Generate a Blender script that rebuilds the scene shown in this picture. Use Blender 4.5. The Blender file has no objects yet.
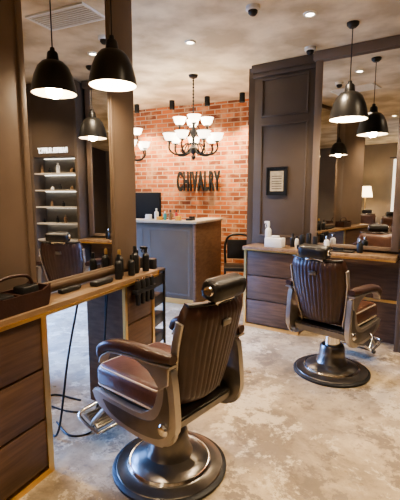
import bpy, bmesh, math, random
from mathutils import Vector, Matrix
random.seed(4)
R=math.radians
C=bpy.context.scene.collection
try:
    bpy.context.scene.view_settings.view_transform='AgX'
    bpy.context.scene.view_settings.look='AgX - Medium High Contrast'
except Exception: pass

# ---------------------------------------------------------------- materials
def nodes_of(name):
    m=bpy.data.materials.new(name); m.use_nodes=True
    nt=m.node_tree; return m,nt,nt.nodes['Principled BSDF']
def mat(name,col,rough=.5,metal=0,emit=None,es=0,coat=0):
    m,nt,b=nodes_of(name)
    b.inputs['Base Color'].default_value=(*col,1); b.inputs['Roughness'].default_value=rough
    b.inputs['Metallic'].default_value=metal; b.inputs['Coat Weight'].default_value=coat
    if emit: b.inputs['Emission Color'].default_value=(*emit,1); b.inputs['Emission Strength'].default_value=es
    return m
def noisy(name,c1,c2,scale=8,rough=.5,metal=0,bump=.1,stretch=(1,1,1),detail=6,bscale=None,coat=0,ramp=(.35,.65)):
    m,nt,b=nodes_of(name); N=nt.nodes; L=nt.links
    tc=N.new('ShaderNodeTexCoord'); mp=N.new('ShaderNodeMapping'); mp.inputs['Scale'].default_value=stretch
    L.new(tc.outputs['Object'],mp.inputs['Vector'])
    n=N.new('ShaderNodeTexNoise'); n.inputs['Scale'].default_value=scale; n.inputs['Detail'].default_value=detail
    L.new(mp.outputs[0],n.inputs['Vector'])
    r=N.new('ShaderNodeValToRGB'); r.color_ramp.elements[0].position=ramp[0]; r.color_ramp.elements[1].position=ramp[1]
    r.color_ramp.elements[0].color=(*c1,1); r.color_ramp.elements[1].color=(*c2,1)
    L.new(n.outputs['Fac'],r.inputs[0]); L.new(r.outputs[0],b.inputs['Base Color'])
    b.inputs['Roughness'].default_value=rough; b.inputs['Metallic'].default_value=metal; b.inputs['Coat Weight'].default_value=coat
    if bump:
        n2=N.new('ShaderNodeTexNoise'); n2.inputs['Scale'].default_value=bscale or scale*3; L.new(mp.outputs[0],n2.inputs['Vector'])
        bp=N.new('ShaderNodeBump'); bp.inputs['Strength'].default_value=bump; bp.inputs['Distance'].default_value=.01
        L.new(n2.outputs['Fac'],bp.inputs['Height']); L.new(bp.outputs[0],b.inputs['Normal'])
    return m

def brick_mat():
    m,nt,b=nodes_of('red_brick'); N=nt.nodes; L=nt.links
    tc=N.new('ShaderNodeTexCoord'); s=N.new('ShaderNodeSeparateXYZ'); c=N.new('ShaderNodeCombineXYZ')
    L.new(tc.outputs['Object'],s.inputs[0]); L.new(s.outputs['X'],c.inputs['X']); L.new(s.outputs['Z'],c.inputs['Y'])
    br=N.new('ShaderNodeTexBrick'); L.new(c.outputs[0],br.inputs['Vector'])
    br.inputs['Scale'].default_value=1; br.inputs['Brick Width'].default_value=.215; br.inputs['Row Height'].default_value=.072
    br.inputs['Mortar Size'].default_value=.0085; br.inputs['Mortar Smooth'].default_value=.15; br.inputs['Bias'].default_value=-.05
    br.inputs['Color1'].default_value=(.56,.165,.05,1); br.inputs['Color2'].default_value=(.15,.042,.02,1)
    br.inputs['Mortar'].default_value=(.46,.33,.23,1)
    n=N.new('ShaderNodeTexNoise'); n.inputs['Scale'].default_value=7; n.inputs['Detail'].default_value=8; L.new(tc.outputs['Object'],n.inputs['Vector'])
    rp=N.new('ShaderNodeValToRGB'); rp.color_ramp.elements[0].position=.5; rp.color_ramp.elements[1].position=.72
    rp.color_ramp.elements[0].color=(0,0,0,1); rp.color_ramp.elements[1].color=(.8,.8,.8,1); L.new(n.outputs['Fac'],rp.inputs[0])
    mx=N.new('ShaderNodeMix'); mx.data_type='RGBA'; L.new(rp.outputs[0],mx.inputs['Factor'])
    L.new(br.outputs['Color'],mx.inputs['A']); mx.inputs['B'].default_value=(.58,.35,.20,1)
    L.new(mx.outputs['Result'],b.inputs['Base Color']); b.inputs['Roughness'].default_value=.85
    bp=N.new('ShaderNodeBump'); bp.invert=True; bp.inputs['Strength'].default_value=1; bp.inputs['Distance'].default_value=.015
    L.new(br.outputs['Fac'],bp.inputs['Height'])
    bp2=N.new('ShaderNodeBump'); bp2.inputs['Strength'].default_value=.4; bp2.inputs['Distance'].default_value=.01
    L.new(n.outputs['Fac'],bp2.inputs['Height']); L.new(bp.outputs[0],bp2.inputs['Normal']); L.new(bp2.outputs[0],b.inputs['Normal'])
    return m

def floor_mat():
    m,nt,b=nodes_of('worn_concrete'); N=nt.nodes; L=nt.links
    tc=N.new('ShaderNodeTexCoord')
    def ns(sc,det,dist=0,rough=.6):
        n=N.new('ShaderNodeTexNoise'); n.inputs['Scale'].default_value=sc; n.inputs['Detail'].default_value=det
        n.inputs['Distortion'].default_value=dist; n.inputs['Roughness'].default_value=rough; L.new(tc.outputs['Object'],n.inputs['Vector']); return n
    def rp(n,a,bb,ca,cb):
        r=N.new('ShaderNodeValToRGB'); e=r.color_ramp.elements; e[0].position=a; e[1].position=bb; e[0].color=(*ca,1); e[1].color=(*cb,1)
        L.new(n.outputs['Fac'],r.inputs[0]); return r
    def mix(f,a,bc):
        mx=N.new('ShaderNodeMix'); mx.data_type='RGBA'; L.new(f,mx.inputs['Factor']); L.new(a,mx.inputs['A']); mx.inputs['B'].default_value=(*bc,1); return mx.outputs['Result']
    base=rp(ns(1.3,14,.4,.72),.40,.60,(.22,.17,.112),(.50,.40,.265))
    m1=rp(ns(2.3,15,.25,.76),.53,.55,(0,0,0),(.85,.85,.85))
    a=mix(m1.outputs[0],base.outputs[0],(.56,.47,.33))
    m2=rp(ns(3.4,15,.15,.8),.43,.45,(.8,.8,.8),(0,0,0))
    a=mix(m2.outputs[0],a,(.155,.12,.085))
    m3=rp(ns(16,12,.1,.8),.54,.59,(0,0,0),(.65,.65,.65))
    a=mix(m3.outputs[0],a,(.20,.155,.105))
    L.new(a,b.inputs['Base Color'])
    rr=rp(ns(4,6),.3,.7,(.25,.25,.25),(.55,.55,.55)); L.new(rr.outputs[0],b.inputs['Roughness'])
    bp=N.new('ShaderNodeBump'); bp.inputs['Strength'].default_value=.2; bp.inputs['Distance'].default_value=.01
    L.new(m1.outputs[0],bp.inputs['Height']); L.new(bp.outputs[0],b.inputs['Normal'])
    return m

M_floor=floor_mat(); M_brick=brick_mat()
M_ceil=noisy('plaster_ceiling',(.47,.385,.265),(.80,.69,.52),2.2,.75,0,.6,bscale=9,detail=14,ramp=(.38,.62))
M_taupe=noisy('taupe_paint',(.185,.133,.095),(.21,.153,.112),3,.5,0,.03)
M_dark=noisy('dark_panel_paint',(.088,.064,.048),(.10,.074,.056),3,.5,0,.03)
M_desk=noisy('grey_desk_paint',(.105,.092,.082),(.12,.105,.094),3,.5,0,.02)
M_desktop=mat('pale_desk_top',(.48,.44,.38),.35)
M_wood=noisy('dark_wood',(.078,.043,.026),(.13,.075,.046),5,.45,0,.08,(1,.6,9),8)
M_woodtop=noisy('counter_wood',(.16,.10,.056),(.26,.17,.10),5,.35,0,.05,(7,.7,1),8)
M_woodb=noisy('brown_wood_panel',(.115,.064,.037),(.175,.105,.062),5,.45,0,.08,(2,2,8),8)
M_gold=mat('brass_trim',(.85,.58,.24),.32,1)
M_leather=noisy('brown_leather',(.065,.027,.016),(.10,.043,.026),14,.34,0,.12,bscale=90,coat=.12)
M_leatherd=noisy('dark_leather',(.036,.016,.011),(.050,.022,.015),14,.36,0,.12,bscale=90,coat=.1)
M_leatherk=noisy('black_leather',(.010,.008,.007),(.014,.011,.009),14,.38,0,.1,bscale=90,coat=.1)
M_pipe=mat('cream_piping',(.50,.40,.29),.5)
M_alu=noisy('cast_aluminium',(.42,.39,.345),(.54,.50,.45),6,.34,.9,.05)
M_chrome=mat('chrome',(.75,.73,.70),.12,1)
M_gun=noisy('gunmetal',(.17,.155,.14),(.26,.24,.21),6,.28,.9,.03)
M_rubber=mat('black_rubber',(.012,.012,.012),.5)
M_black=mat('black_metal',(.012,.011,.010),.35)
M_matte=mat('matte_black',(.004,.0035,.003),.8)
M_plastic=mat('black_plastic',(.015,.015,.015),.4)
M_white=mat('white_plastic',(.75,.74,.72),.4)
M_inner=mat('white_enamel',(.85,.8,.7),.4)
M_bulb=mat('warm_bulb',(1,1,1),.3,emit=(1,.80,.55),es=25)
M_down=mat('downlight_glow',(1,1,1),.3,emit=(1,.85,.62),es=25)
M_shade=mat('frosted_glass',(.9,.85,.75),.4,emit=(1,.86,.66),es=5)
M_mirror=mat('mirror_glass',(.88,.885,.88),.0,1)
M_wallw=noisy('back_wall_paint',(.24,.20,.16),(.27,.225,.18),3,.7,0,.03)
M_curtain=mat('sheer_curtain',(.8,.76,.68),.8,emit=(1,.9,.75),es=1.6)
M_lampshade=mat('lamp_shade',(.9,.8,.6),.7,emit=(1,.75,.45),es=6)
M_day=mat('daylight_glass',(.5,.7,.9),.2,emit=(.32,.55,1),es=4)
M_paper=noisy('certificate_paper',(.36,.30,.20),(.48,.40,.28),20,.6,0,0)
M_red=mat('red_plastic',(.5,.05,.05),.4)
M_teal=mat('teal_plastic',(.05,.30,.34),.4)
M_yel=mat('amber_plastic',(.65,.36,.05),.4)
M_screen=mat('screen',(.006,.006,.006),.8)
M_shelfback=mat('shelf_back',(.17,.16,.145),.6)

# ---------------------------------------------------------------- helpers
def link(o,parent=None):
    C.objects.link(o)
    if parent: o.parent=parent
    return o
def mk(name,bm,m,parent=None,M=None,smooth=True,ang=35):
    bmesh.ops.recalc_face_normals(bm,faces=bm.faces)
    if M is not None: bm.transform(M)
    me=bpy.data.meshes.new(name); bm.to_mesh(me); bm.free()
    for x in (m if isinstance(m,(list,tuple)) else [m]): me.materials.append(x)
    if smooth:
        for p in me.polygons: p.use_smooth=True
        me.set_sharp_from_angle(angle=R(ang))
    return link(bpy.data.objects.new(name,me),parent)
def addbox(bm,x0,x1,y0,y1,z0,z1,bev=0,seg=2,mi=0):
    r=bmesh.ops.create_cube(bm,size=1)
    vs=r['verts']
    for v in vs:
        v.co=Vector((x0+(v.co.x+.5)*(x1-x0),y0+(v.co.y+.5)*(y1-y0),z0+(v.co.z+.5)*(z1-z0)))
    fs={f for v in vs for f in v.link_faces}
    for f in fs: f.material_index=mi
    if bev:
        es={e for v in vs for e in v.link_edges}
        bmesh.ops.bevel(bm,geom=list(es),offset=bev,segments=seg,profile=.5,affect='EDGES')
def box(name,x0,x1,y0,y1,z0,z1,m,parent=None,M=None,bev=0,seg=2):
    bm=bmesh.new(); addbox(bm,x0,x1,y0,y1,z0,z1,bev,seg); return mk(name,bm,m,parent,M)
def boxes(name,lst,m,parent=None,M=None,bev=0):
    bm=bmesh.new()
    for b in lst: addbox(bm,*b[:6],bev=bev,mi=b[6] if len(b)>6 else 0)
    return mk(name,bm,m,parent,M)
def addlathe(bm,prof,seg=40,off=(0,0,0),mi=0):
    off=Vector(off); rings=[]
    for r,z in prof:
        if r<1e-6: rings.append([bm.verts.new(off+Vector((0,0,z)))])
        else: rings.append([bm.verts.new(off+Vector((r*math.cos(2*math.pi*i/seg),r*math.sin(2*math.pi*i/seg),z))) for i in range(seg)])
    for a,b in zip(rings,rings[1:]):
        for i in range(seg):
            j=(i+1)%seg
            if len(a)==1 and len(b)==1: continue
            if len(a)==1: f=bm.faces.new((a[0],b[i],b[j]))
            elif len(b)==1: f=bm.faces.new((a[i],a[j],b[0]))
            else: f=bm.faces.new((a[i],a[j],b[j],b[i]))
            f.material_index=mi
def lathe(name,prof,m,parent=None,M=None,seg=40,off=(0,0,0),ang=35):
    bm=bmesh.new(); addlathe(bm,prof,seg,off); return mk(name,bm,m,parent,M,ang=ang)
def smooth_path(p,n=6):
    p=[Vector(q) for q in p]; out=[]
    q=[p[0]*2-p[1]]+p+[p[-1]*2-p[-2]]
    for i in range(1,len(q)-2):
        a,b,c,d=q[i-1:i+3]
        for k in range(n):
            t=k/n
            out.append(.5*((2*b)+(c-a)*t+(2*a-5*b+4*c-d)*t*t+(3*b-a-3*c+d)*t**3))
    out.append(p[-1]); return out
def circ(r,n=10): return [(r*math.cos(2*math.pi*i/n),r*math.sin(2*math.pi*i/n)) for i in range(n)]
def rrect(w,h,r,n=3):
    out=[]
    for cx,cy,a0 in ((w/2-r,h/2-r,0),(-w/2+r,h/2-r,90),(-w/2+r,-h/2+r,180),(w/2-r,-h/2+r,270)):
        for k in range(n+1):
            a=R(a0+90*k/n); out.append((cx+r*math.cos(a),cy+r*math.sin(a)))
    return out
def addsweep(bm,pts,sec,up=(0,0,1),scales=None,mi=0):
    pts=[Vector(p) for p in pts]; up=Vector(up)
    rings=[]; side=None
    for i,p in enumerate(pts):
        t=(pts[min(i+1,len(pts)-1)]-pts[max(i-1,0)]).normalized()
        if side is None:
            side=t.cross(up)
            if side.length<1e-3: side=t.cross(Vector((1,0,0)))
            side.normalize()
        else:
            side=(side-t*side.dot(t)).normalized()
        nrm=side.cross(t)
        s=scales[i] if scales else 1
        rings.append([bm.verts.new(p+side*a*s+nrm*b*s) for a,b in sec])
    n=len(sec)
    for a,b in zip(rings,rings[1:]):
        for i in range(n):
            f=bm.faces.new((a[i],a[(i+1)%n],b[(i+1)%n],b[i])); f.material_index=mi
    for rg in (rings[0],rings[-1]):
        f=bm.faces.new(rg); f.material_index=mi
def tube(name,pts,r,m,parent=None,M=None,n=10,sm=0):
    bm=bmesh.new(); addsweep(bm,smooth_path(pts,sm) if sm else pts,circ(r,n)); return mk(name,bm,m,parent,M,ang=50)
def addplate(bm,pts,x0,x1,axis='x',mi=0):
    f=lambda a,b,c:{'x':Vector((c,a,b)),'y':Vector((a,c,b)),'z':Vector((a,b,c))}[axis]
    A=[bm.verts.new(f(a,b,x0)) for a,b in pts]; B=[bm.verts.new(f(a,b,x1)) for a,b in pts]
    n=len(pts); fs=[bm.faces.new(A),bm.faces.new(B)]
    for i in range(n): fs.append(bm.faces.new((A[i],A[(i+1)%n],B[(i+1)%n],B[i])))
    for q in fs: q.material_index=mi
def group(name,loc=(0,0,0),rz=0):
    e=bpy.data.objects.new(name,None); e.empty_display_size=.1; e.location=loc; e.rotation_euler=(0,0,rz); return link(e)
def light(name,kind,loc,power,col,parent=None,rot=None,**kw):
    l=bpy.data.lights.new(name,kind); l.energy=power; l.color=col
    for k,v in kw.items(): setattr(l,k,v)
    o=bpy.data.objects.new(name,l); o.location=loc
    if rot: o.rotation_euler=rot
    return link(o,parent)
def text_mesh(name,body,size,ext,m,parent=None,M=None,sx=1,sy=1,off=.004,sp=1):
    cu=bpy.data.curves.new(name,'FONT'); cu.body=body; cu.size=size; cu.extrude=ext; cu.align_x='CENTER'; cu.align_y='CENTER'; cu.offset=off; cu.space_character=sp
    o=bpy.data.objects.new(name+'_tmp',cu); C.objects.link(o)
    bpy.context.view_layer.update()
    me=bpy.data.meshes.new_from_object(o.evaluated_get(bpy.context.evaluated_depsgraph_get()))
    bpy.data.objects.remove(o)
    me.transform(Matrix.Diagonal((sx,sy,1,1)))
    if M is not None: me.transform(M)
    me.name=name; me.materials.clear(); me.materials.append(m)
    return link(bpy.data.objects.new(name,me),parent)

H=2.96
WARM=(1,.79,.55)
# ---------------------------------------------------------------- room shell
box('floor',-6,3.2,-4,6.4,-.1,0,M_floor)
box('ceiling',-6,3.2,-4,6.4,H,H+.1,M_ceil)
box('wall_brick',-6,-1.0,6.1,6.3,0,H,M_brick)
box('wall_back',-6,3.0,-3.9,-3.7,0,H,M_wallw)
box('wall_side',2.75,2.95,-3.7,4.3,0,H,M_dark)
boxes('wall_window',[(-5.9,-5.7,-3.7,.2,0,H),(-5.9,-5.7,4.6,6.1,0,H),(-5.9,-5.7,.2,4.6,0,.3),(-5.9,-5.7,.2,4.6,2.6,H)],M_wallw)
boxes('window_1',[(-5.85,-5.83,.2,4.6,.3,2.6,0)]+[(-5.83,-5.74,y-.03,y+.03,.3,2.6,1) for y in (.24,1.3,2.4,3.5,4.56)]+[(-5.83,-5.74,.2,4.6,.3,.36,1),(-5.83,-5.74,.2,4.6,2.54,2.6,1)],[M_day,M_black])

# ---------------------------------------------------------------- right bay (rotated)
d=R(9)
FB=Matrix.Translation((-1.40,4.65,0))@Matrix.Rotation(-d,4,'Z')
box('wall_bay',0,4.25,0,.12,0,H,M_dark,M=FB)
box('wall_bay_return',-1.52,-1.40,4.70,6.1,0,H,M_dark)
def mould(lst,x0,x1,z0,z1,y,w=.022,t=.014):
    lst+= [(x0,x1,y-t,y,z0,z0+w),(x0,x1,y-t,y,z1-w,z1),(x0,x0+w,y-t,y,z0+w,z1-w),(x1-w,x1,y-t,y,z0+w,z1-w)]
L=[(-.02,.70,-.03,0,.93,H-.02)]
mould(L,.07,.62,1.02,2.30,-.03); mould(L,.07,.62,2.38,2.80,-.03)
L+=[(-.05,.70,-.065,-.03,H-.09,H-.002),(-.04,.70,-.05,-.03,H-.14,H-.09)]
boxes('pilaster_panel',L,M_dark,M=FB,bev=.004)
L=[(2.36,4.2,-.03,0,0,H-.02)]; mould(L,2.44,2.9,.3,2.7,-.03); mould(L,3.0,3.5,.3,2.7,-.03); mould(L,3.6,4.1,.3,2.7,-.03)
boxes('pilaster_panel',L,M_dark,M=FB,bev=.004)
g=group('wall_mirror')
L=[(.70,.775,-.09,0,.95,H-.03),(1.515,1.59,-.09,0,.95,H-.03),(.775,1.515,-.09,0,2.85,H-.03),(.775,1.515,-.09,0,.95,.99),(.68,1.61,-.12,0,H-.09,H-.003)]
boxes('frame',L,M_taupe,g,FB,bev=.004)
box('glass',.775,1.515,-.082,-.07,.99,2.85,M_mirror,g,FB)
g=group('styling_counter')
boxes('countertop',[(.02,1.6,-.36,-.095,.885,.93),(.02,.7,-.095,-.032,.885,.93),(.02,.7,-.04,0,.885,.93)],M_woodtop,g,FB,bev=.003)
boxes('carcass',[(.04,.69,-.32,-.002,.0,.885)],M_wood,g,FB)
boxes('drawer_fronts',[(.07,.66,-.338,-.32,.05+i*.28,.315+i*.28) for i in range(3)],M_wood,g,FB,bev=.003)
boxes('brass_edging',[(.035,.065,-.345,-.32,0,.885),(.665,.695,-.345,-.32,0,.885),(.065,.665,-.345,-.32,0,.035),(.04,1.6,-.368,-.36,.885,.902),(.69,1.6,-.05,-.04,.42,.45)],M_gold,g,FB)
boxes('kneehole_back',[(.69,1.60,-.04,-.002,0,.885)],M_wood,g,FB)
g=group('wall_shelf_unit')
L=[(1.62,1.66,-.26,0,.0,H-.02),(2.30,2.34,-.26,0,0,H-.02),(1.66,2.30,-.26,0,2.0,H-.02),(1.66,2.30,-.26,0,0,.66)]
boxes('carcass',L,M_dark,g,FB,bev=.003)
box('back',1.66,2.30,-.02,-.005,.66,2.0,M_shelfback,g,FB)
boxes('shelves',[(1.66,2.30,-.24,-.02,.66+i*.223,.68+i*.223) for i in range(0,6)],M_desktop,g,FB)
boxes('led_strips',[(1.68,2.28,-.05,-.03,.66+i*.223-.008,.66+i*.223-.001) for i in range(1,7)],mat('led',(1,1,1),.3,emit=(1,.95,.85),es=4),g,FB)
text_mesh('lettering','BARBER SUPPLY',.09,.004,mat('sign_glow',(1,1,1),.4,emit=(1,1,1),es=1.6),g,FB@Matrix.Translation((1.98,-.266,2.08))@Matrix.Rotation(R(90),4,'X'),sx=.7)
bm=bmesh.new()
for i in range(6):
    x=1.70
    while x<2.26:
        h=random.uniform(.05,.15); r=random.uniform(.016,.03); z=.68+i*.223
        addlathe(bm,[(0,z),(r,z),(r,z+h*.7),(r*.4,z+h*.8),(r*.4,z+h),(0,z+h)],10,(x,-.14,0),random.choice([0,1,1,2,2])); x+=random.uniform(.08,.24)
mk('product_bottles',bm,[M_white,M_plastic,M_woodtop],g,FB)
g=group('certificate_frame')
boxes('frame',[(.16,.41,-.062,-.044,1.50,1.515),(.16,.41,-.062,-.044,1.80,1.815),(.16,.175,-.062,-.044,1.515,1.80),(.395,.41,-.062,-.044,1.515,1.80)],M_black,g,FB)
box('mat_board',.175,.395,-.050,-.045,1.515,1.80,M_plastic,g,FB)
boxes('paper',[(.205,.365,-.053,-.050,1.545,1.77)],M_paper,g,FB)
boxes('print_lines',[(.225,.345,-.054,-.053,1.57+i*.028,1.577+i*.028) for i in range(6)],M_plastic,g,FB)
def bottle(name,x,y,z,r,h,m,cap,M=None,spray=False):
    bm=bmesh.new()
    addlathe(bm,[(0,0),(r*.95,0),(r,.006),(r,h*.62),(r*.85,h*.70),(r*.38,h*.76),(r*.36,h*.82)],20,(x,y,z),0)
    addlathe(bm,[(r*.45,h*.80),(r*.45,h*.95),(r*.35,h),(0,h)],16,(x,y,z),1)
    if spray:
        addbox(bm,x-.045,x+.012,y-.012,y+.012,z+h*.93,z+h*1.03,.004,mi=1)
        addsweep(bm,[(x-.02,y,z+h*.95),(x-.035,y,z+h*.85),(x-.03,y,z+h*.76)],circ(.005,6),mi=1)
    return mk(name,bm,[m,cap],None,M)
bottle('spray_bottle',.24,-.15,.93,.036,.27,M_white,M_white,FB,True)
boxes('tissue_box',[(.27,.47,-.32,-.20,.931,1.035),(.33,.42,-.28,-.24,1.035,1.06)],M_white,M=FB,bev=.008)
bottle('lotion_bottle',.52,-.12,.93,.025,.15,M_plastic,M_plastic,FB)
bottle('lotion_bottle',.58,-.15,.93,.022,.13,M_white,M_plastic,FB)
boxes('clipper_stand',[(.62,.86,-.26,-.14,.931,.97),(.64,.68,-.22,-.18,.97,1.08),(.71,.75,-.22,-.18,.97,1.10),(.78,.82,-.22,-.18,.97,1.07)],M_plastic,M=FB,bev=.006)
bottle('powder_bottle',.92,-.2,.93,.028,.15,M_white,M_chrome,FB)
bottle('powder_bottle',1.25,-.2,.93,.03,.14,M_plastic,M_chrome,FB)
boxes('tool_tray',[(.99,1.2,-.28,-.16,.931,.945),(1.0,1.1,-.25,-.22,.945,.975)],M_plastic,M=FB,bev=.004)

# ---------------------------------------------------------------- left partition
box('wall_partition',-1.90,-1.752,.3,2.6,.932,H,M_taupe)
box('wall_partition_base',-1.90,-1.752,.3,1.50,0,.932,M_taupe)
g=group('wall_mirror')
L=[(-1.752,-1.732,1.30,1.605,.955,H-.01),(-1.752,-1.732,2.305,2.602,.955,H-.01),(-1.752,-1.732,1.605,2.305,.955,1.005),(-1.752,-1.732,1.605,2.305,2.90,H-.01),
   (-1.745,-1.722,2.315,2.345,.985,2.93),(-1.745,-1.722,1.56,1.59,.985,2.93),(-1.745,-1.722,1.59,2.315,.968,.99)]
boxes('frame',L,M_taupe,g,bev=.003)
box('glass',-1.752,-1.738,1.605,2.305,1.005,2.90,M_mirror,g)
g=group('styling_counter')
box('countertop',-1.75,-1.555,.3,2.62,.885,.93,M_woodtop,g,bev=.003)
box('carcass',-1.75,-1.59,.3,1.50,0,.885,M_woodb,g)
boxes('drawer_fronts',[(-1.59,-1.573,.33,1.465,.05+i*.28,.315+i*.28) for i in range(3)],M_wood,g,bev=.003)
boxes('brass_edging',[(-1.59,-1.568,1.465,1.503,0,.885),(-1.59,-1.568,.3,1.465,0,.035),(-1.557,-1.548,.3,2.62,.885,.902),(-1.75,-1.55,2.62,2.625,.885,.93)],M_gold,g)
g=group('counter_cabinet')
box('carcass',-1.90,-1.59,2.2,2.58,0,.884,M_woodb,g)
boxes('drawer_fronts',[(-1.59,-1.573,2.23,2.55,.05+i*.28,.315+i*.28) for i in range(3)],M_wood,g,bev=.003)
boxes('brass_edging',[(-1.59,-1.568,2.197,2.225,0,.884),(-1.59,-1.568,2.553,2.583,0,.884),(-1.59,-1.568,2.225,2.553,0,.035)],M_gold,g)

g=group('leather_tool_caddy',(-1.655,1.38,.931),R(90))
bm=bmesh.new()
pl=[(-.15,.0),(.15,0),(.165,.045),(.17,.11),(.12,.085),(-.12,.085),(-.17,.11),(-.165,.045)]
addplate(bm,pl,-.08,-.068,'y'); addplate(bm,pl,.068,.08,'y')
addbox(bm,-.155,.155,-.07,.07,0,.012); addbox(bm,-.165,-.150,-.07,.07,.005,.105); addbox(bm,.150,.165,-.07,.07,.005,.105)
addbox(bm,-.01,.01,-.07,.07,.01,.08)
mk('body',bm,M_leatherd,g)
boxes('contents',[(-.12,-.03,-.05,.05,.012,.09),(.03,.13,-.04,.04,.012,.11)],M_plastic,g,bev=.01)
tube('handle',[(-.13,0,.07),(-.10,0,.15),(0,0,.17),(.10,0,.15),(.13,0,.07)],.009,M_leatherd,g,sm=5)
bottle('shampoo_bottle',-1.63,2.22,.93,.026,.17,M_plastic,M_plastic)
bottle('shampoo_bottle',-1.68,2.30,.93,.028,.19,M_plastic,M_gold)
bottle('tonic_bottle',-1.62,2.36,.93,.024,.15,M_plastic,M_plastic)
bottle('tonic_bottle',-1.65,2.45,.93,.030,.20,M_plastic,M_plastic)
bottle('tonic_bottle',-1.69,2.54,.93,.022,.16,M_woodtop,M_plastic)
bottle('spray_bottle',-1.62,2.55,.93,.026,.18,M_plastic,M_plastic,None,True)
boxes('hair_clipper',[(-1.66,-1.60,1.95,2.12,.931,.962),(-1.65,-1.61,2.12,2.14,.935,.958)],M_plastic,bev=.01)
boxes('hair_clipper',[(-1.70,-1.66,1.72,1.87,.931,.958),(-1.695,-1.665,1.87,1.89,.935,.955)],M_plastic,bev=.008)
g=group('hair_clipper_holder',(-1.553,2.38,.83))
boxes('bracket',[(0.004,.05,-.13,.13,-.01,.02)],M_plastic,g,bev=.005)
for i,y in enumerate((-.09,-.03,.03,.09)):
    bm=bmesh.new(); addsweep(bm,[(.03,y,.08),(.03,y,.05),(.03,y,0),(.032,y,-.09)],rrect(.045,.038,.012),up=(1,0,0),scales=[.7,1,.9,.7]); mk('clipper_%d'%(i+1),bm,M_plastic,g)
    tube('blade_%d'%(i+1),[(.03,y,.078),(.03,y,.092)],.013,M_chrome,g)
tube('power_cable',[(-1.70,1.9,.88),(-1.72,1.80,.5),(-1.74,1.72,.08),(-1.85,1.75,.006),(-2.1,1.9,.006),(-2.2,2.12,.006),(-1.95,2.15,.006)],.007,M_rubber,sm=6)
tube('power_cable',[(-1.72,2.19,.88),(-1.72,2.15,.4),(-1.75,2.1,.03),(-1.9,2.0,.006),(-2.15,2.0,.006)],.006,M_rubber,sm=6)
tube('power_cable',[(-1.68,2.16,.88),(-1.66,2.05,.35),(-1.64,1.93,.05),(-1.62,1.85,.006),(-1.72,1.78,.006),(-1.9,1.86,.006)],.006,M_rubber,sm=6)

# ---------------------------------------------------------------- trolley
g=group('tool_trolley',(-1.98,2.98,0),R(8))
boxes('trays',[(-.17,.17,-.2,.2,z,z+.10) for z in (.14,.32,.50,.68)]+[(-.185,.185,-.215,.215,.80,.83)],M_plastic,g,bev=.008)
for i,(x,y) in enumerate(((-.17,-.2),(.17,-.2),(-.17,.2),(.17,.2))):
    tube('post_%d'%(i+1),[(x,y,.06),(x,y,.81)],.014,M_black,g)
    bm=bmesh.new(); bmesh.ops.create_cone(bm,cap_ends=True,segments=16,radius1=.03,radius2=.03,depth=.025); bm.transform(Matrix.Translation((x,y,.03))@Matrix.Rotation(R(90),4,'Y')); mk('caster_%d'%(i+1),bm,M_rubber,g)
boxes('tools',[(-.1,-.04,-.1,.08,.83,.87),(.02,.07,-.12,-.02,.83,.96),(.05,.13,.04,.14,.83,.93),(-.13,-.09,.1,.14,.83,1.02)],M_plastic,g,bev=.01)

# ---------------------------------------------------------------- reception desk
g=group('reception_desk')
boxes('front',[(-4.6,-2.30,4.82,4.90,0,1.12),(-4.6,-2.30,4.90,5.4,.0,.74)],M_desk,g,bev=.003)
L=[]
for a,b in ((-4.5,-3.85),(-3.75,-3.1),(-3.0,-2.36)): mould(L,a,b,.12,1.04,4.82,t=.003)
boxes('front_moulding',L,M_desk,g)
boxes('side_panel',[(-2.30,-2.26,4.80,5.72,0,1.12)],M_woodb,g,bev=.003)
boxes('top',[(-4.6,-2.24,4.78,5.08,1.12,1.155),(-2.55,-2.24,5.08,5.74,1.12,1.155)],M_desktop,g,bev=.004)
boxes('plinth',[(-4.6,-2.3,4.81,4.82,0,.07)],M_gold,g)
g=group('desktop_monitor',(-3.25,5.2,.741),R(-12))
boxes('screen',[(-.26,.26,-.02,.02,.38,.80),(-.025,.025,.0,.03,.02,.42),(-.11,.11,-.08,.1,0,.02)],M_screen,g,bev=.006)
bottle('hand_sanitizer',-2.95,4.95,1.156,.03,.16,M_white,M_white)
bottle('perfume_bottle',-2.72,4.95,1.156,.025,.14,M_woodtop,M_plastic)
bottle('perfume_bottle',-2.64,4.97,1.156,.022,.14,M_red,M_plastic)
bottle('perfume_bottle',-2.80,4.93,1.156,.022,.12,M_teal,M_white)
boxes('gift_card_stack',[(-2.90,-2.83,4.86,4.92,1.156,1.20),(-2.60,-2.53,4.86,4.92,1.156,1.215)],M_yel,bev=.003)
boxes('business_card_holder',[(-3.12,-3.02,4.88,4.94,1.156,1.17),(-3.12,-3.02,4.93,4.94,1.17,1.23),(-3.11,-3.03,4.90,4.925,1.17,1.22)],M_white,bev=.002)
boxes('payment_terminal',[(-2.46,-2.38,4.9,5.05,1.156,1.185),(-2.455,-2.385,4.99,5.05,1.185,1.21)],M_plastic,bev=.005)
Ms=Matrix.Translation((-2.80,6.03,1.71))@Matrix.Rotation(R(90),4,'X')
g=group('wall_sign')
text_mesh('letters','CHIVALRY',.30,.018,M_matte,g,Ms,.50,1.45,.006,1.14)
tube('rail_top',[(-3.2,6.06,1.80),(-2.4,6.06,1.80)],.005,M_matte,g); tube('rail_bottom',[(-3.2,6.06,1.63),(-2.4,6.06,1.63)],.005,M_matte,g)
for i,x in enumerate((-3.15,-2.8,-2.45)): tube('standoff_%d'%(i+1),[(x,6.10,1.80),(x,6.05,1.80)],.006,M_matte,g)
g=group('waiting_chair',(-1.88,5.45,0),R(200))
boxes('seat',[(-.21,.21,-.21,.21,.43,.49)],M_leatherk,g,bev=.02)
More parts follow.
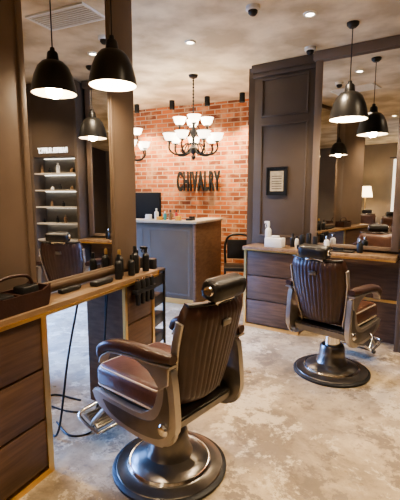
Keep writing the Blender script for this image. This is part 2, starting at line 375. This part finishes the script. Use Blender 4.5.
for i,(x,y) in enumerate(((-.19,-.19),(.19,-.19),(-.19,.19),(.19,.19))): tube('leg_%d'%(i+1),[(x*1.1,y*1.1,0),(x,y,.44)],.016,M_black,g)
tube('back_frame',[(-.19,-.2,.44),(-.20,-.24,.75),(-.12,-.26,.90),(.12,-.26,.90),(.20,-.24,.75),(.19,-.2,.44)],.018,M_black,g,sm=5)
boxes('back_pad',[(-.17,.17,-.26,-.225,.55,.84)],M_leatherk,g,bev=.012)

# ---------------------------------------------------------------- lamps
def pendant(x,y,z,dia):
    s=dia/.29
    g=group('pendant_lamp',(x,y,z))
    k=[(.034,.250),(.040,.205),(.070,.195),(.098,.165),(.122,.11),(.138,.045),(.145,0)]
    lathe('shade',[(0,.262*s),(.028*s,.260*s)]+[(a*s,b*s) for a,b in k],M_black,g,seg=48)
    lathe('shade_inner',[((a-.005)*s,(b+.001)*s) for a,b in reversed(k[2:])]+[(0,.19*s)],M_inner,g,seg=48)
    lathe('bulb',[(0,.05),(.025,.056),(.036,.08),(.034,.105),(.018,.13),(.016,.16),(0,.16)],M_bulb,g,seg=20)
    lathe('collar',[(0,.285*s),(.014*s,.285*s),(.018*s,.258*s),(0,.258*s)],M_black,g,seg=20)
    tube('cord',[(0,0,.28*s),(0,0,H-z-.03)],.004,M_black,g)
    lathe('canopy',[(0,H-z-.045),(.03,H-z-.04),(.05,H-z-.02),(.052,H-z-.001),(0,H-z-.001)],M_black,g,seg=28)
    light('lamp_light','POINT',(0,0,.02),18,WARM,g,shadow_soft_size=.05)
pendant(-1.508,2.05,2.145,.285)
pendant(-.33,3.86,2.16,.33)

def chandelier(x,y,z,s=1):
    g=group('chandelier',(x,y,z))
    lathe('stem',[(0,-.26),(.015,-.25),(.03,-.22),(.012,-.19),(.05,-.15),(.055,-.12),(.02,-.08),(.015,.0),(.035,.05),(.04,.09),(.015,.13),(.012,.25),(.03,.28),(.01,.31),(0,.33)],M_black,g,seg=20)
    ch=bmesh.new(); zz=.32
    addsweep(ch,[(0,0,.32),(0,0,H-z-.02)],circ(.006,6)); 
    while zz<H-z-.03: addlathe(ch,[(0,zz),(.012,zz+.01),(.012,zz+.02),(0,zz+.03)],8); zz+=.04
    mk('chain',ch,M_black,g)
    lathe('canopy',[(0,H-z-.05),(.05,H-z-.03),(.06,H-z-.001),(0,H-z-.001)],M_black,g,seg=20)
    for tier,(n,rad,z0,zt,a0) in enumerate(((7,.30,-.12,-.05,.2),(4,.17,.10,.15,.5))):
        for i in range(n):
            a=a0+2*math.pi*i/n; c,q=math.cos(a),math.sin(a)
            P=lambda r,h:(r*c,r*q,h)
            tube('arm_%d_%d'%(tier,i),[P(.03,z0),P(rad*.4,z0-.07),P(rad*.8,z0-.07),P(rad*1.02,z0-.01),P(rad,zt)],.011,M_matte,g,n=6,sm=4)
            tube('scroll_%d_%d'%(tier,i),[P(.03,z0+.06),P(rad*.35,z0+.05),P(rad*.5,z0-.03),P(rad*.4,z0-.07)],.007,M_matte,g,n=5,sm=4)
            lathe('cup_%d_%d'%(tier,i),[(0,0),(.03,.004),(.035,.015),(0,.018)],M_black,g,seg=12,off=P(rad,zt))
            lathe('shade_%d_%d'%(tier,i),[(.02,.012),(.045,.022),(.066,.05),(.074,.085),(.086,.105),(.082,.105),(.066,.08),(.05,.04),(0,.022)],M_shade,g,seg=18,off=P(rad,zt))
    light('chandelier_light','POINT',(0,0,.05),60,WARM,g,shadow_soft_size=.3)
chandelier(-2.22,4.65,2.20)
chandelier(-3.55,5.1,2.22)

def downlight(x,y,power=55,spot=R(120)):
    g=group('recessed_downlight',(x,y,H))
    lathe('ring',[(.03,-.002),(.035,-.012),(.05,-.012),(.055,-.001)],M_white,g,seg=24)
    lathe('lens',[(0,-.006),(.034,-.006)],M_down,g,seg=24)
    light('spot','SPOT',(0,0,-.02),power,WARM,g,spot_size=spot,spot_blend=.8,shadow_soft_size=.06)
for x,y,p in ((-1.785,3.67,1),(-.635,3.53,1),(-.3,1.9,1),(-1.2,.4,1),(.9,2.6,1),(1.2,.4,1),(-3.6,3.9,.25),(-3.6,1.0,.1),(-.6,-1.6,1),(-2.6,-1.8,1),(1.4,-1.8,1),(.6,3.4,1)):
    downlight(x,y,195*p)
for x in (-3.75,-3.1,-2.5,-1.95):
    g=group('ceiling_spotlight',(x,5.72,H))
    lathe('can',[(0,-.001),(.04,-.001),(.04,-.13),(.034,-.13),(.034,-.10),(0,-.10)],M_matte,g,seg=24)
    lathe('lens',[(0,-.102),(.033,-.102)],M_down,g,seg=20)
    light('spot','SPOT',(0,0,-.14),190,(1,.76,.48),g,rot=(R(14),0,0),spot_size=R(95),spot_blend=.8,shadow_soft_size=.04)
def dome(x,y,m1,name='security_camera'):
    g=group(name,(x,y,H)); lathe('base',[(0,-.001),(.055,-.001),(.055,-.025),(.045,-.032),(0,-.032)],M_white,g,seg=24)
    lathe('dome',[(.038,-.03),(.036,-.05),(.022,-.066),(0,-.072)],m1,g,seg=24)
dome(-.76,4.3,M_plastic); dome(-1.02,3.22,M_plastic)
g=group('ceiling_vent',(-1.0,2.75,H))
boxes('grille',[(-.3,.3,-.15,-.13,-.015,0),(-.3,.3,.13,.15,-.015,0),(-.3,-.28,-.13,.13,-.015,0),(.28,.3,-.13,.13,-.015,0)]+[(-.28,.28,-.12+.03*i,-.11+.03*i,-.012,-.002) for i in range(9)],M_white,g)

# ---------------------------------------------------------------- barber chairs
def back_w(v):
    v=max(0,v); w=.170+.055*min(1,v*1.6)**.8
    if v>.86: w*=math.sqrt(max(0,1-((v-.86)/.14)**2*.22))
    return w
def build_chair():
    e=group('barber_chair')
    def c(bm,n,m,ang=35): return mk(n,bm,m,e,ang=ang)
    lathe('base_rim',[(0,0),(.308,0),(.315,.008),(.315,.02),(.303,.028),(.29,.03)],M_rubber,e,seg=64)
    lathe('base_plate',[(.30,.022),(.29,.034),(.235,.040),(.225,.046),(.215,.060),(.17,.078),(.13,.095),(.112,.13),(.104,.18),(.100,.23),(.088,.245),(.0,.248)],M_gun,e,seg=64)
    lathe('base_ring',[(.222,.044),(.230,.050),(.222,.060),(.212,.058)],M_chrome,e,seg=64)
    lathe('pump_column',[(0,.24),(.062,.24),(.062,.33),(.075,.34),(.10,.355),(.13,.37),(.135,.385),(0,.40)],M_chrome,e,seg=40)
    bm=bmesh.new()
    addplate(bm,[(.27,.455),(.26,.40),(.14,.365),(-.14,.355),(-.24,.39),(-.26,.455)],-.225,.225); bmesh.ops.bevel(bm,geom=bm.edges[:],offset=.012,segments=2,affect='EDGES')
    c(bm,'under_frame',M_gun)
    side=[(.315,.440),(.300,.468),(.20,.462),(.06,.455),(-.08,.462),(-.155,.50),(-.195,.58),(-.20,.72),(-.215,.745),(-.265,.745),(-.285,.70),(-.30,.58),(-.305,.47),(-.28,.385),(-.22,.345),(-.12,.330),(.02,.330),(.14,.345),(.25,.385)]
    sp=smooth_path([Vector((p[0],p[1],0)) for p in side+[side[0]]],3)[:-1]; pts=[(p.x,p.y) for p in sp]
    for s,n in ((-1,'side_casting_left'),(1,'side_casting_right')):
        bm=bmesh.new(); addplate(bm,pts,s*.236,s*.274)
        bmesh.ops.bevel(bm,geom=[q for q in bm.edges if abs(q.verts[0].co.x-q.verts[1].co.x)<1e-5],offset=.010,segments=2,affect='EDGES')
        c(bm,n,M_alu)
        ins=[(.22,.435),(.08,.432),(-.08,.435),(-.175,.47),(-.225,.56),(-.24,.66),(-.262,.60),(-.265,.48),(-.23,.395),(-.12,.36),(.03,.358),(.16,.385)]
        iv=smooth_path([Vector((a,b,0)) for a,b in ins+[ins[0]]],3)[:-1]
        bm=bmesh.new(); addplate(bm,[(p.x,p.y) for p in iv],s*.270,s*.2765); c(bm,n.replace('casting','inset'),M_gun)
    bm=bmesh.new(); addbox(bm,-.245,.245,-.19,.33,.462,.59,.045,4)
    for v in bm.verts:
        if v.co.z>.55: v.co.z+=.020*(1-(v.co.x/.25)**2)*(1-((v.co.y-.07)/.28)**2)
    c(bm,'seat_cushion',M_leather,60)
    bm=bmesh.new(); ring=[(p[0],p[1]+.07,.577) for p in rrect(.466,.496,.05,4)]
    addsweep(bm,ring+[ring[0]],circ(.0055,6)); 
    ring=[(p[0],p[1]+.07,.482) for p in rrect(.484,.514,.05,4)]; addsweep(bm,ring+[ring[0]],circ(.0055,6)); c(bm,'seat_piping',M_pipe,60)
    bm=bmesh.new(); addbox(bm,-.19,.19,-.03,.03,-.11,.08,.022,3); bm.transform(Matrix.Translation((0,.285,.39))@Matrix.Rotation(R(18),4,'X')); c(bm,'calf_pad',M_leather,60)
    T=Matrix.Translation((0,-.235,.50))@Matrix.Rotation(R(13),4,'X')
    NU,NV=96,18; h=.52
    bm=bmesh.new(); F=[];B=[]
    for j in range(NV+1):
        v=j/NV; w=back_w(v); fr=[];bk=[]
        for i in range(NU+1):
            u=-1+2*i/NU; x=u*w; cv=.045*u*u; ed=(1-abs(u)**8)*(1-abs(2*v-1)**10)
            z=v*h
            fr.append(bm.verts.new((x,cv+.018+.035*ed,z)))
            rib=abs(math.sin(math.pi*(u*6.5+.5)))
            bk.append(bm.verts.new((x,cv-.018-(.022+.006*rib**.5)*ed,z)))
        F.append(fr);B.append(bk)
    for j in range(NV):
        for i in range(NU):
            f=bm.faces.new((F[j][i],F[j][i+1],F[j+1][i+1],F[j+1][i])); f.material_index=0
            f=bm.faces.new((B[j][i],B[j+1][i],B[j+1][i+1],B[j][i+1])); f.material_index=1
        for i in (0,NU):
            f=bm.faces.new((F[j][i],F[j+1][i],B[j+1][i],B[j][i])); f.material_index=1
    for i in range(NU):
        for j in (0,NV):
            f=bm.faces.new((F[j][i],F[j][i+1],B[j][i+1],B[j][i])); f.material_index=1
    bm.transform(T); c(bm,'backrest',[M_leather,M_leatherd],55)
    for s,n in ((-1,'back_frame_left'),(1,'back_frame_right')):
        pts=[T@Vector((s*(back_w(v)+.008),.040,v*h)) for v in [i/14 for i in range(-1,13)]]
        bm=bmesh.new(); addsweep(bm,pts,rrect(.045,.014,.005,2),up=(1,0,0)); c(bm,n,M_alu,50)
    pts=[T@Vector((-1*back_w(.99)*(1-2*i/20),.045*(1-2*i/20)**2,h+.004)) for i in range(21)]
    bm=bmesh.new(); addsweep(bm,pts,rrect(.05,.014,.006,2),up=(0,0,1)); c(bm,'back_top_band',M_leatherk,50)
    boxes('label_plate',[(-.03,.03,-.058,-.044,.42,.45)],M_gun,e,T,bev=.003)
    for s in (-1,1): tube('headrest_bar_%d'%((s+3)//2),[T@Vector((s*.05,-.01,h-.06)),T@Vector((s*.05,-.01,h+.06))],.008,M_chrome,e)
    bm=bmesh.new(); P=[(-.118,0,0),(-.114,0,0),(-.10,0,0),(-.06,0,0),(0,0,0),(.06,0,0),(.10,0,0),(.114,0,0),(.118,0,0)]
    addsweep(bm,P,rrect(.105,.10,.036,5),up=(0,0,1),scales=[.6,.85,.98,1,1.0,1,.98,.85,.6]); bm.transform(T@Matrix.Translation((0,0,h+.072))); c(bm,'headrest',M_leatherk,60)
    for s in (-1,1): lathe('headrest_end_%d'%((s+3)//2),[(0,.012),(.022,.010),(.026,0),(0,0)],M_chrome,e,T@Matrix.Translation((s*.118,0,h+.072))@Matrix.Rotation(R(90)*s,4,'Y'),seg=20)
    boxes('headrest_mount',[(-.075,.075,-.022,.012,h+.005,h+.03)],M_chrome,e,T,bev=.004)
    for s,n in ((-1,'left'),(1,'right')):
        x=s*.268
        path=smooth_path([(x,-.29,.785),(x,-.16,.778),(x,.0,.772),(x+s*.005,.12,.758),(x+s*.005,.195,.725),(x,.225,.68)],5)
        sc=[.72+.28*min(1,i/4) if i<5 else (1 if i<len(path)-5 else 1-.3*((i-len(path)+5)/5)) for i in range(len(path))]
        bm=bmesh.new(); addsweep(bm,path,rrect(.074,.056,.026,4),up=(0,0,1),scales=sc); c(bm,'armrest_pad_'+n,M_leatherd,60)
        low=[Vector(p)+Vector((0,-.014 if p[1]>.15 else 0,-.032)) for p in path]
        bm=bmesh.new(); addsweep(bm,low,rrect(.056,.012,.005,2),up=(0,0,1)); c(bm,'armrest_rail_'+n,M_alu,60)
        sup=[(-.27,.75),(-.265,.66),(-.21,.62),(-.185,.66),(-.14,.70),(-.04,.73),(.03,.75)]
        bm=bmesh.new(); addplate(bm,sup,x-.011,x+.011); bmesh.ops.bevel(bm,geom=bm.edges[:],offset=.004,segments=1,affect='EDGES'); c(bm,'arm_support_'+n,M_alu)
        lathe('pivot_'+n,[(0,0),(.03,0),(.03,.012),(.022,.02),(0,.022)],M_chrome,e,Matrix.Translation((s*.275,-.235,.44))@Matrix.Rotation(R(90)*s,4,'Y'),seg=24)
    for s,n in ((-1,'left'),(1,'right')):
        tube('footrest_arm_'+n,[(s*.17,.22,.39),(s*.175,.31,.32),(s*.175,.43,.20),(s*.175,.47,.15)],.013,M_alu,e,sm=5)
    bm=bmesh.new()
    fr=smooth_path([(-.19,.39,.125),(-.20,.53,.16),(-.17,.59,.178),(0,.605,.182),(.17,.59,.178),(.20,.53,.16),(.19,.39,.125)],5)
    addsweep(bm,fr,circ(.011,8)); addsweep(bm,[(-.19,.39,.125),(.19,.39,.125)],circ(.011,8)); c(bm,'footrest_frame',M_chrome,60)
    bm=bmesh.new(); addbox(bm,-.175,.175,-.075,.075,-.006,.006,.004)
    for i in range(6): addbox(bm,-.16,.16,-.062+i*.023,-.054+i*.023,.006,.011)
    bm.transform(Matrix.Translation((0,.49,.155))@Matrix.Rotation(R(15),4,'X')); c(bm,'footrest_plate',M_gun)
    tube('pump_lever',[(.09,-.05,.33),(.20,-.12,.34),(.33,-.16,.36),(.40,-.17,.34)],.008,M_chrome,e,sm=5)
    lathe('lever_knob',[(0,-.012),(.012,-.008),(.016,.004),(.012,.016),(0,.02)],M_rubber,e,Matrix.Translation((.405,-.17,.34))@Matrix.Rotation(R(90),4,'Y'),seg=16)
    tube('recline_lever',[(.25,.10,.39),(.30,.08,.36),(.31,.0,.29)],.007,M_chrome,e,sm=4)
    return e
ch=build_chair()
def place(e,x,y,face):
    e.location=(x,y,0); e.rotation_euler=(0,0,R(face-90))
def dup(e):
    n=bpy.data.objects.new('barber_chair',None); n.empty_display_size=.1; link(n)
    for k in e.children:
        o=k.copy(); link(o); o.parent=n
    return n
c2,c3,c4,c5=[dup(ch) for _ in range(4)]
place(ch,-1.01,1.80,165)
place(c2,-.336,3.443,70)
place(c3,-3.05,2.05,12)
place(c4,-1.45,-.9,60)
place(c5,-2.5,-1.9,80)

# ---------------------------------------------------------------- lounge behind (seen in mirrors)
box('wall_lounge_divider',-5.7,-3.3,-1.0,-.88,0,H,M_dark)
g=group('window_curtain')
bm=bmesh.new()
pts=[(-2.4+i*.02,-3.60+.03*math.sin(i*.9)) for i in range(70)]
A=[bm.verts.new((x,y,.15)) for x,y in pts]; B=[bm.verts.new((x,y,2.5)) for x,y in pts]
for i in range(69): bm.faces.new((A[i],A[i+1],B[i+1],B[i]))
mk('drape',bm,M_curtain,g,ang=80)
tube('rod',[(-2.5,-3.6,2.54),(-.9,-3.6,2.54)],.015,M_black,g)
g=group('floor_lamp',(-2.95,-3.1,0))
lathe('base',[(0,0),(.14,0),(.14,.02),(.02,.03),(.012,.05),(.012,1.55),(0,1.55)],M_gold,g); lathe('shade',[(.2,1.45),(.14,1.75)],M_lampshade,g)
light('lamp_light','POINT',(0,0,1.6),30,WARM,g,shadow_soft_size=.1)
g=group('lounge_sofa',(-1.4,-2.95,0),R(180))
boxes('frame',[(-.9,.9,-.4,.4,.06,.32),(-.9,.9,.25,.45,.32,.85),(-.95,-.75,-.42,.42,.06,.6),(.75,.95,-.42,.42,.06,.6)],M_leatherd,g,bev=.04)
boxes('cushions',[(-.73,-.01,-.38,.25,.32,.47),(.01,.73,-.38,.25,.32,.47)],M_leather,g,bev=.05)
g=group('bookcase',(-3.75,-3.45,0))
boxes('frame',[(-.5,-.46,-.15,.2,0,2.3),(.46,.5,-.15,.2,0,2.3)]+[(-.46,.46,-.15,.2,z,z+.04) for z in (.05,.5,.95,1.4,1.85,2.26)],M_black,g)

light('window_daylight','AREA',(-5.60,2.4,1.25),480,(.16,.38,1),None,rot=(0,R(-58),0),shape='RECTANGLE',size=1.9,size_y=4.2,spread=R(60))

w=bpy.data.worlds.new('world'); bpy.context.scene.world=w; w.use_nodes=True
w.node_tree.nodes['Background'].inputs[0].default_value=(.4,.55,.8,1); w.node_tree.nodes['Background'].inputs[1].default_value=.3

for o in list(bpy.data.objects):
    if o.type=='MESH' and o.parent is None and o.data.users==1:
        cs=[v.co for v in o.data.vertices]
        c=Vector([(min(q[i] for q in cs)+max(q[i] for q in cs))/2 for i in range(3)])
        o.data.transform(Matrix.Translation(-c)); o.location=c

cd=bpy.data.cameras.new('camera'); cam=bpy.data.objects.new('camera',cd); C.objects.link(cam)
cd.sensor_fit='HORIZONTAL'; cd.sensor_width=36; cd.lens=36; cd.clip_start=.05
cam.location=(0,0,1.5); cam.rotation_euler=(R(90-7.8),0,R(24.6))
bpy.context.scene.camera=cam
